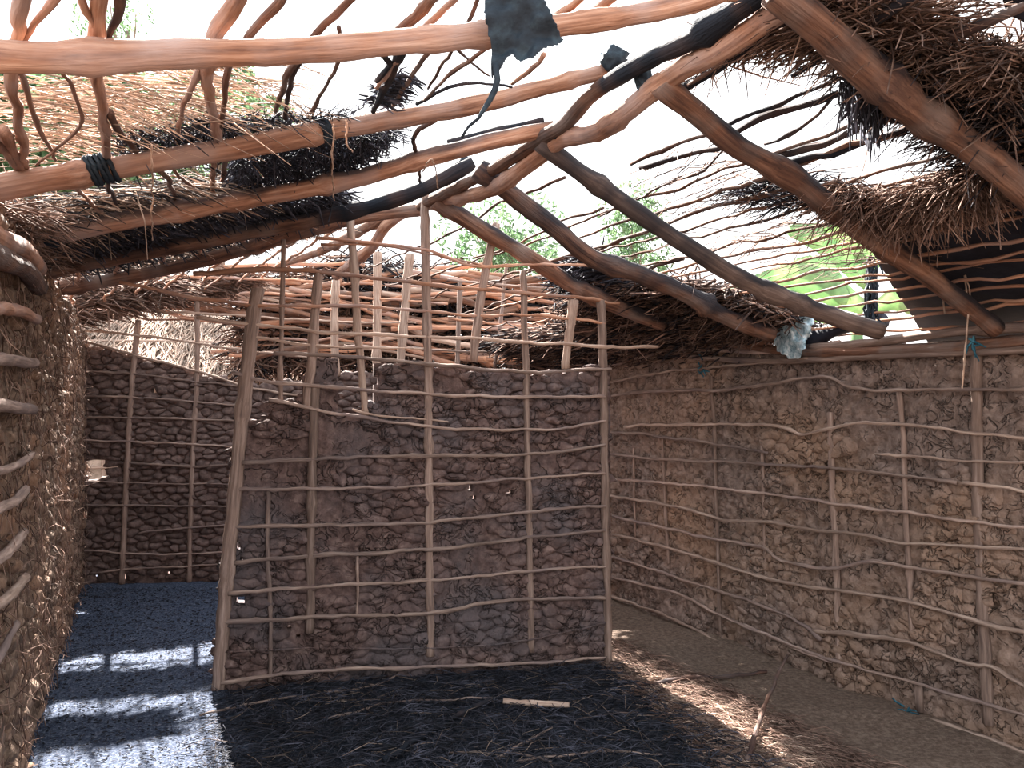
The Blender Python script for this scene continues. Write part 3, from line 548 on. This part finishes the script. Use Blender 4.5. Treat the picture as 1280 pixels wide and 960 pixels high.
tch = patch('thatch', right, [(985, -20), (1100, 5), (1180, 60), (1290, 60), (1290, 230), (1235, 190), (1180, 145), (1110, 85), (1060, 45)], 9000, 'straw_brown', 'thick dark brown thatch mass in the upper right corner', group=TG, off=(.05, .24), spread=.6, L=(.08, .26), r=.003, hang=.3, main=n2, char=lambda x, y: .9 if x+R.uniform(-20, 20) > 1060 and y > (x-1060)*.35+60+R.uniform(-12, 12) else R.choice([0, 0, .4]))
patch('thatch', right, [(1040, 225), (1120, 240), (1190, 215), (1235, 195), (1250, 215), (1215, 240), (1150, 262), (1085, 262), (1040, 245)], 3000, 'straw_brown', 'drooping fringe of reddish-brown straw over the dark tarpaulin', group=TG, off=(.0, .12), spread=.7, L=(.08, .24), r=.003, hang=.9)
patch('thatch', right, [(870, 60), (960, 30), (1040, 0), (1150, 10), (1180, 55), (1080, 50), (1000, 52), (930, 66), (890, 85)], 1300, 'straw_brown', 'thin reddish straw layer over the topmost right sticks', group=TG, off=(.05, .12), spread=.5, L=(.1, .3), main=d2)
patch('thatch', right, [(1045, 100), (1075, 95), (1110, 125), (1090, 155), (1075, 150), (1060, 120)], 170, 'straw_burnt', 'black fibrous tuft dangling from the big right rafter', group=TG, off=(-.04, .05), spread=.25, L=(.05, .15), r=.004, main=-UPV, hang=1.5)
patch('thatch', right, [(900, 235), (960, 225), (1040, 235), (1060, 250), (1010, 262), (930, 250)], 350, 'straw_burnt', 'sparse charred straw on the sticks left of the brown fringe', group=TG, off=(.03, .09), spread=.4, L=(.08, .25), main=d2)
patch('thatch', right, [(700, 385), (745, 368), (800, 352), (860, 352), (960, 378), (1000, 402), (975, 428), (860, 425), (760, 425)], 6500, 'straw_brown', 'brown straw heaped on the wall top behind the middle rafters', group=TG, off=(.02, .12), spread=.7, L=(.08, .26), r=.005, char=lambda x, y: R.choice([0, 0, .5, .9]))
patch('thatch', right, [(700, 325), (760, 320), (790, 345), (800, 380), (740, 385), (700, 355)], 1300, 'straw_burnt', 'black burnt thatch lump between the two farthest right rafters', group=TG, off=(.04, .16), spread=.7, L=(.06, .2), r=.005)
patch('thatch', right, [(780, 215), (880, 180), (940, 200), (1000, 235), (1130, 300), (1150, 330), (1000, 345), (900, 320), (820, 270)], 170, 'straw_brown', 'scattered loose straw strands on the open right lattice', group=TG, off=(.04, .08), spread=.25, L=(.2, .5), r=.002, main=d2)

# tarpaulin over the right-hand battens
g = G(); nu, ns_ = 14, 30; v = []
for j in range(ns_+1):
    for i in range(nu+1):
        u = .92+1.25*i/nu; e_ = u-.92; smax = 1.5+min(1, e_/.2)*.75+max(0, e_-.2)*.35; s = -.2+(smax+.2)*j/ns_; p = rp(u, s, .075); v.append(p+UPV*(.02*noise.noise(p*4)))
g.add(v, [(j*(nu+1)+i, j*(nu+1)+i+1, (j+1)*(nu+1)+i+1, (j+1)*(nu+1)+i) for j in range(ns_) for i in range(nu)])
o = build('tarpaulin', g, M['tarp']); md = o.modifiers.new('s', 'SOLIDIFY'); md.thickness = .004
tag(o, 'large dark tarpaulin spread over the sticks on the right', 'tarpaulin')
g = G(); v = []
for j in range(ns_+1):
    for i in range(nu+1):
        u = .28+.62*i/nu; e_ = .12*noise.noise(Vector((u*5, 0, 0))); s_ = .9+(1.30+e_-.3*(i/nu)-.9)*j/ns_; v.append(rp(u, s_, .11)+UPV*(.03*noise.noise(rp(u, s_)*5)))
g.add(v, [(j*(nu+1)+i, j*(nu+1)+i+1, (j+1)*(nu+1)+i+1, (j+1)*(nu+1)+i) for j in range(ns_) for i in range(nu)])
o = build('tarpaulin', g, M['tarp']); md = o.modifiers.new('s', 'SOLIDIFY'); md.thickness = .004
tag(o, 'dark sheet under the thatch mass in the upper right corner', 'tarpaulin')
def sheet(name, outline, fn, m, label, cat, off=0, amp=.03, n=14, thick=.003):
    g = G(); xs = [p[0] for p in outline]; ys = [p[1] for p in outline]; a0, a1, b0, b1 = min(xs), max(xs), min(ys), max(ys); vi = {}; v = []; f = []
    def vid(i, j):
        if (i, j) not in vi:
            x, y = a0+(a1-a0)*i/n, b0+(b1-b0)*j/n; p = fn(x, y, off); q = p+fn_n*(amp*noise.noise(p*11)+amp*.6*noise.noise(p*31)); vi[i, j] = len(v); v.append(q)
        return vi[i, j]
    fn_n = Vector((-.2, -1, .1)).normalized()
    for i in range(n):
        for j in range(n):
            if inpoly(a0+(a1-a0)*(i+.5)/n, b0+(b1-b0)*(j+.5)/n, outline): f.append((vid(i, j), vid(i+1, j), vid(i+1, j+1), vid(i, j+1)))
    g.add(v, f); o = build(name, g, M[m]); md = o.modifiers.new('s', 'SOLIDIFY'); md.thickness = thick
    md = o.modifiers.new('d', 'SUBSURF'); md.levels = md.render_levels = 2
    return tag(o, label, cat)
fr = lambda Y: (lambda x, y, o=0: at(x, y, Y))
sheet('plastic_sheet', [(603, -30), (695, -30), (680, 0), (704, 48), (680, 62), (668, 76), (650, 78), (640, 66), (628, 78), (620, 90), (612, 95), (614, 60), (606, 15)], fr(1.80), 'plastic_black', 'torn black plastic sheet hanging over the topmost left rafter', 'plastic sheet', amp=.03, n=40)
stick('plastic_strand', [at(x, y, 1.80) for x, y in [(618, 80), (620, 100), (612, 125), (598, 150), (585, 160), (578, 172)]], .007, M['plastic_black'], None, .003, sides=6, step=.02, rough=.5, wob=.006)
tag(bpy.context.scene.collection.objects[-1], 'twisted black strand trailing below the torn plastic sheet', 'plastic strand')
sheet('plastic_bag', [(985, 398), (1000, 393), (1018, 400), (1012, 420), (1004, 428), (1003, 445), (990, 448), (975, 443), (968, 425), (972, 405)], lambda x, y, o=0: WR.hit(x, y, .10), 'plastic_silver', 'crumpled silver-blue plastic bag stuffed on the right wall top', 'plastic bag', amp=.09, n=12)
def wad(name, x, y, Y, r, label, m='plastic_black', sc=(1, 1, .8), fn=None):
    g = G(); v = []; f = []; c0 = ridge(x, y); c0 += (CAM-c0).normalized()*.03; nr = 10; r *= 1.08
    for j in range(nr+1):
        for i in range(14):
            th = math.pi*j/nr; ph = 2*math.pi*i/14; d = Vector((math.sin(th)*math.cos(ph)*sc[0], math.sin(th)*math.sin(ph)*sc[1], math.cos(th)*sc[2]))
            v.append(c0+d*r*(1+.5*noise.noise(d*2.3+c0*3)+.25*noise.noise(d*7+c0)))
    for j in range(nr):
        for i in range(14): f.append((j*14+i, j*14+(i+1) % 14, (j+1)*14+(i+1) % 14, (j+1)*14+i))
    g.add(v, f); return tag(build(name, g, M[m]), label, 'plastic')
wad('plastic_wad', 768, 76, 2.62, .050, 'rounded black plastic wad on the end of the second left rafter')
wad('plastic_wad', 804, 96, 2.72, .036, 'black plastic rag hanging between the two ridge poles', sc=(.8, .8, 1.7))
wad('plastic_wad', 702, 163, 3.28, .040, 'dark binding wad where the ridge poles join the third rafter', sc=(1.1, 1, .8))
wad('plastic_wad', 580, 206, 3.75, .045, 'small black wad at the upper end of the charred rafter', sc=(.8, .8, 1))
g = G()
for k in range(80):
    t = R.random(); p = WR.hit(1092+R.uniform(-6, 6)-6*t, 318+75*t, .12); straw(g, p, Vector((R.uniform(-.3, .3), R.uniform(-.3, .3), -1)), R.uniform(.05, .12), .008, .5)
tag(build('plastic_strip', g, M['plastic_black']), 'shredded black plastic strip hanging beside the banana leaves', 'plastic strip')
stick('plastic_roll', [WR.hit(x, y, .0) for x, y in [(1000, 428), (1030, 418), (1060, 408), (1105, 400)]], .05, M['tarp'], None, .03, sides=12, rough=.5, step=.04)
tag(C.objects[-1], 'black folded tarpaulin tucked on the wall top right of the silver bag', 'tarpaulin')

# hanging strings
for nm, pts, r, mm, lb in [
    ('hanging_fibre', [(1207, 235), (1205, 300), (1207, 345), (1212, 365), (1208, 420), (1203, 485)], .0035, 'straw', 'long pale bark strip hanging before the right wall'),
    ('hanging_fibre', [(1208, 372), (1204, 330), (1192, 306), (1178, 308), (1174, 330), (1176, 360), (1180, 392)], .0040, 'straw', 'pale bark strip bent into a loop above the right wall'),
    ('hanging_fibre', [(1085, 165), (1083, 195), (1078, 215)], .003, 'straw', 'short fibre under the black tuft'),
    ('hanging_fibre', [(1232, 75), (1233, 120), (1236, 190), (1232, 235)], .003, 'straw', 'thin fibre hanging in front of the big right rafter')]:
    stick(nm, [WR.hit(x, y, .25) for x, y in pts], r, M[mm], None, sides=5, step=.02, wob=.004, rough=.3); tag(C.objects[-1], lb, 'fibre')
for pts, lb in [([(416, 155), (415, 200), (417, 250)], 'pale fibre hanging from the second left rafter, left one'), ([(432, 150), (434, 175), (440, 190)], 'short curved fibre hanging from the second left rafter'), ([(190, 180), (191, 240), (190, 300)], 'fine fibre hanging before the third left rafter'), ([(528, 215), (540, 200), (548, 235)], 'thin dark fibre near the charred rafter end')]:
    stick('hanging_fibre', [left(x, y, -.06) for x, y in pts], .0028, M['straw'], None, sides=5, step=.02, wob=.006, rough=.3); tag(C.objects[-1], lb, 'fibre')

# ---------------------------------------------------------------- things on the floor
def fstick(pts, r, m, label, z=.012, char=0, name='branch', r1=None):
    o = stick(name, [fl(x, y)+UPV*(z+r+(zz[0] if zz else 0)) for x, y, *zz in pts], r, M[m], None, r1 or r*.7, sides=8, step=.04, rough=.25, wob=.01, knots=2, char=lambda u: char)
    return tag(o, label, 'stick', 'sticks on the floor')
fstick([(629, 884), (670, 885), (711, 889)], .014, 'lath_pale', 'short pale peeled stick lying on the black ash', r1=.013)
fstick([(795, 862), (850, 856), (905, 850), (958, 846)], .013, 'wood_brown', 'dark bent branch lying across the sunlit strip', char=.6)
fstick([(934, 958), (948, 925, .03), (962, 896, .07), (978, 868, .12), (985, 862, .15)], .011, 'wood_brown', 'charred twig rising from the floor near the right wall', char=.5)
fstick([(478, 958), (540, 918), (590, 893), (632, 874)], .014, 'wood_brown', 'long charred stick running away towards the partition', char=1)
fstick([(250, 898), (330, 882), (420, 868), (470, 860), (503, 843)], .006, 'lath', 'thin pale stalk on the ash beside the partition foot', char=.2)
fstick([(410, 905), (460, 890), (500, 882), (590, 878), (640, 877)], .006, 'lath', 'long thin grey stalk left of the short pale stick', char=.2)
fstick([(620, 952), (660, 930), (690, 915)], .006, 'lath', 'thin grey stick near the front of the black ash', char=.2)
fstick([(750, 925), (720, 905), (800, 893)], .004, 'lath', 'forked grey stalk below the pale stick', char=.3)
fstick([(690, 958), (640, 945), (560, 948)], .005, 'lath', 'thin stalk at the bottom middle of the ash', char=.4)
fstick([(650, 955), (760, 945), (830, 950)], .005, 'lath', 'thin stalk at the lower right of the ash', char=.3)
def scatter(name, poly, n, m, label, L, r, zr=.03, flat=.15, char=None, main=None):
    g = G(); xs = [p[0] for p in poly]; ys = [p[1] for p in poly]; k = 0
    Q = [fl(*p) for p in poly]; Q = [(q.x, q.y) for q in Q]; X = [q[0] for q in Q]; Y = [q[1] for q in Q]
    while k < n:
        x, y = R.uniform(min(X), max(X)), R.uniform(min(Y), max(Y))
        if not inpoly(x, y, Q): continue
        a = R.uniform(0, 6.28); d = Vector((math.cos(a), math.sin(a), R.uniform(-.05, flat)))
        if main: d += main*2*R.choice([1, -1])
        straw(g, Vector((x, y, ground_z(x, y)+.004+R.random()*zr)), d, R.uniform(*L), r*R.uniform(.5, 1.5), .3, char() if char else 0); k += 1
    return tag(build(name, g, M[m]), label, 'litter', kind='stuff')
front = [(285, 866), (757, 832), (1000, 985), (240, 1020)]
scatter('burnt_straw_litter', front, 5200, 'straw_burnt', 'charred straw scattered over the black ash before the partition', (.04, .18), .002, flat=.2)
scatter('straw_litter', front, 380, 'straw', 'few unburnt straws among the black ash', (.06, .25), .0018, char=lambda: R.choice([.5, .7, .85]))
scatter('ash_crumbs', [(95, 735), (272, 735), (272, 866), (300, 1000), (10, 1000)], 5000, 'straw_burnt', 'grey ash crumbs and bits of burnt straw in the left passage', (.008, .025), .0022, zr=.006)
scatter('dry_grass_litter', [(770, 800), (900, 860), (1150, 985), (940, 1000), (757, 832)], 3800, 'straw_brown', 'dry grass and straw bits trodden into the dirt along the right wall', (.05, .16), .0018, main=Vector((.6, -.5, 0)), zr=.02)
scatter('dry_straw_litter', [(757, 832), (800, 828), (1010, 940), (1080, 1000), (960, 985)], 1600, 'straw', 'pale straw lying in the sunlit strip', (.04, .14), .0018, main=Vector((.6, -.5, 0)), zr=.015)

# ---------------------------------------------------------------- outside
def leafy(name, c0, rad, n, size, label, trunk=None, group='trees outside', m='leaf', lobes=7):
    t = empty(name, (c0.x, c0.y, -.06)); tag(t, label, 'tree', group); g = G(); lob = []
    for k in range(lobes):
        d = Vector((R.gauss(0, 1), R.gauss(0, 1), R.gauss(0, .8))).normalized(); lob.append((c0+d*rad*.62, rad*R.uniform(.35, .6)))
    for k in range(n):
        l, lr = R.choice(lob); d = Vector((R.gauss(0, 1), R.gauss(0, 1), R.gauss(0, 1))).normalized(); p = l+d*lr*R.uniform(.5, 1)**.5
        a = Vector((R.gauss(0, 1), R.gauss(0, 1), R.gauss(0, 1))).normalized()*size*R.uniform(.6, 1.3); b = a.orthogonal().normalized()*size*.35
        g.add([p-a, p+b, p+a, p-b], [(0, 1, 2, 3)], r=[R.random()]*4)
    build('foliage', g, M[m], t, smooth=False)
    base = Vector((c0.x, c0.y, -.06)); stick('trunk', [base, base.lerp(c0, .5)+Vector((.1, 0, 0)), c0], rad*.09, M['wood_grey'], t, rad*.05, step=.4, wob=.05)
    for l, lr in lob: stick('branch', [base.lerp(c0, .75), l], rad*.035, M['wood_grey'], t, rad*.012, sides=6, step=.3, wob=.05)
    return t
leafy('tree', at(90, 190, 16), 2.4, 9000, .15, 'bushy green tree seen through the left rafters')
leafy('tree', at(270, 140, 19), 2.2, 3800, .14, 'pale green tree behind the straw matting')
leafy('tree', at(160, 40, 24), 1.5, 700, .08, 'small tree top showing over the topmost left rafter')
leafy('tree', at(640, 300, 17), 1.5, 2500, .09, 'distant pale tree behind the far rafters')
leafy('tree', at(790, 320, 20), 1.6, 2500, .10, 'distant hazy tree right of the middle rafter')
leafy('bush', at(690, 436, 11), .75, 2000, .08, 'low bright green bush behind the partition lattice')
# banana plant
bt = empty('banana_plant', (at(1070, 400, 8).x, 8, -.06)); tag(bt, 'banana plant with broad leaves beyond the right wall', 'plant')
base = Vector((bt.location.x, 8, -.06)); top_ = base+UPV*2.3
stick('stem', [base, base+UPV*1.2, top_], .11, M['leaf'], bt, .06, sides=12, step=.2)
for (ax, ay), (bx, by), wd in [((1080, 380), (930, 352), .17), ((1085, 350), (985, 285), .15), ((1100, 330), (1030, 278), .17), ((1110, 370), (1195, 350), .1), ((1085, 385), (1160, 395), .12), ((1040, 395), (870, 380), .13), ((1060, 375), (990, 330), .13)]:
    g = G(); a = at(ax, ay, 8); b = at(bx, by, 7.7+R.random()); v = []; f = []; n = 14; side = (b-a).cross(Vector((0, 1, .25))).normalized()
    for i in range(n+1):
        t = i/n; p = a.lerp(b, t)+UPV*(.18*math.sin(t*3.1)); ww = wd*math.sin(math.pi*min(1, t*.93+.06))**.6
        for k in (-1, -.5, 0, .5, 1): v.append(p+side*ww*k+Vector((0, -.05*(1-abs(k)), .03*(1-abs(k))-.05*abs(k)+.015*noise.noise(p*30))))
    for i in range(n):
        for k in range(4): f.append((i*5+k, i*5+k+1, i*5+6+k, i*5+5+k))
    g.add(v, f); o = build('leaf', g, M['banana'], bt); o.modifiers.new('s', 'SOLIDIFY').thickness = .004
# neighbouring hut
hx = Wall((at(60, 400, 11).x, 10.6), (at(470, 400, 11).x, 11.8), .15); hut = empty('neighbouring_hut', hx.a); tag(hut, 'pale neighbouring hut with stick lattice wall and straw roof, far left', 'hut')
M['hut_mud'] = mat('pale_mud', [(.32, .24, .19), (.48, .37, .30), (.62, .50, .42)], coord='p', scale=(1, 1, 1), nscale=12, bump=.3, bscale=30)
o = slab('wall', hx, 0, hx.L, 2.35, lambda u, z: True, M['hut_mud'], st=.15, amp=.04, parent=hut)
for kk in ('category', 'kind', 'label'):
    if kk in o: del o[kk]
for k in range(13): stick('post', [hx.P(.2+k*.36, 0, .03), hx.P(.2+k*.36+R.uniform(-.05, .05), 2.35, .03)], .035, M['lath_pale'], hut, sides=7, step=.2)
for k in range(12): stick('lath', [hx.P(0, .25+k*.19, .06), hx.P(hx.L/2, .25+k*.19+R.uniform(-.04, .04), .06), hx.P(hx.L, .25+k*.19, .06)], .02, M['lath_pale'], hut, sides=6, step=.25)
g = G()
for k in range(6500):
    u = R.uniform(-.5, hx.L+.4); t = R.random(); p = hx.P(u, 2.1+1.0*t-.15, .7-2.0*t)+UPV*R.uniform(0, .1); straw(g, p, hx.n*1.0+UPV*-.5+hx.d*R.gauss(0, .25), R.uniform(.3, .6), .010, .1)
build('straw_roof', g, M['straw'], hut)
g = G(); v = [hx.P(-.5, 1.95, .7), hx.P(hx.L+.4, 1.95, .7), hx.P(hx.L+.4, 2.95, -1.3), hx.P(-.5, 2.95, -1.3)]; v += [p-UPV*.08 for p in v]
g.add(v, [(0, 1, 2, 3), (7, 6, 5, 4), (0, 4, 5, 1), (1, 5, 6, 2), (2, 6, 7, 3), (3, 7, 4, 0)]); build('roof_deck', g, M['straw'], hut, smooth=False)
# fallen roof sticks and straw heaped behind the back wall
WF = Wall((at(330, 440, 8.2).x, 8.0), (at(830, 440, 8.2).x, 8.4)); pile = empty('stick_heap', WF.P(WF.L/2, -.06)); tag(pile, 'heap of fallen poles and straw behind the lattice', 'heap')
for k in range(110):
    x = R.uniform(70, 640); y = R.uniform(330, 452) if x > 260 else R.uniform(335, 385); sl = R.gauss(.04, .12); L_ = R.uniform(90, 240)
    a, b = WF.hit(x, y, R.uniform(-.4, .2)), WF.hit(x+L_, y+L_*sl, R.uniform(-.4, .2)); stick('pole', [a, a.lerp(b, .5)+UPV*R.uniform(-.05, .05), b], R.uniform(.012, .035), M[R.choice(['lath_orange', 'lath_pale', 'wood_brown', 'lath_orange'])], pile, sides=6, step=.15, wob=.03)
g = G()
for k in range(9000):
    x = R.uniform(300, 800); t_ = 318+max(0, (x-440))*.20+max(0, (440-x))*.3; y = R.uniform(t_, 700) if R.random() < .3 else R.uniform(t_, 460)
    p = WF.hit(x, y, R.uniform(-.7, -.2)); dk = y-t_ < 50 and x > 440
    straw(g, p, Vector((R.gauss(0, 1), R.gauss(0, .6), R.gauss(-.2, .4))), R.uniform(.15, .5), .010, .3, R.choice([.9, .95, .5]) if dk or R.random() < .25 else 0)
build('straw', g, M['straw_brown'], pile)['kind'] = 'stuff'
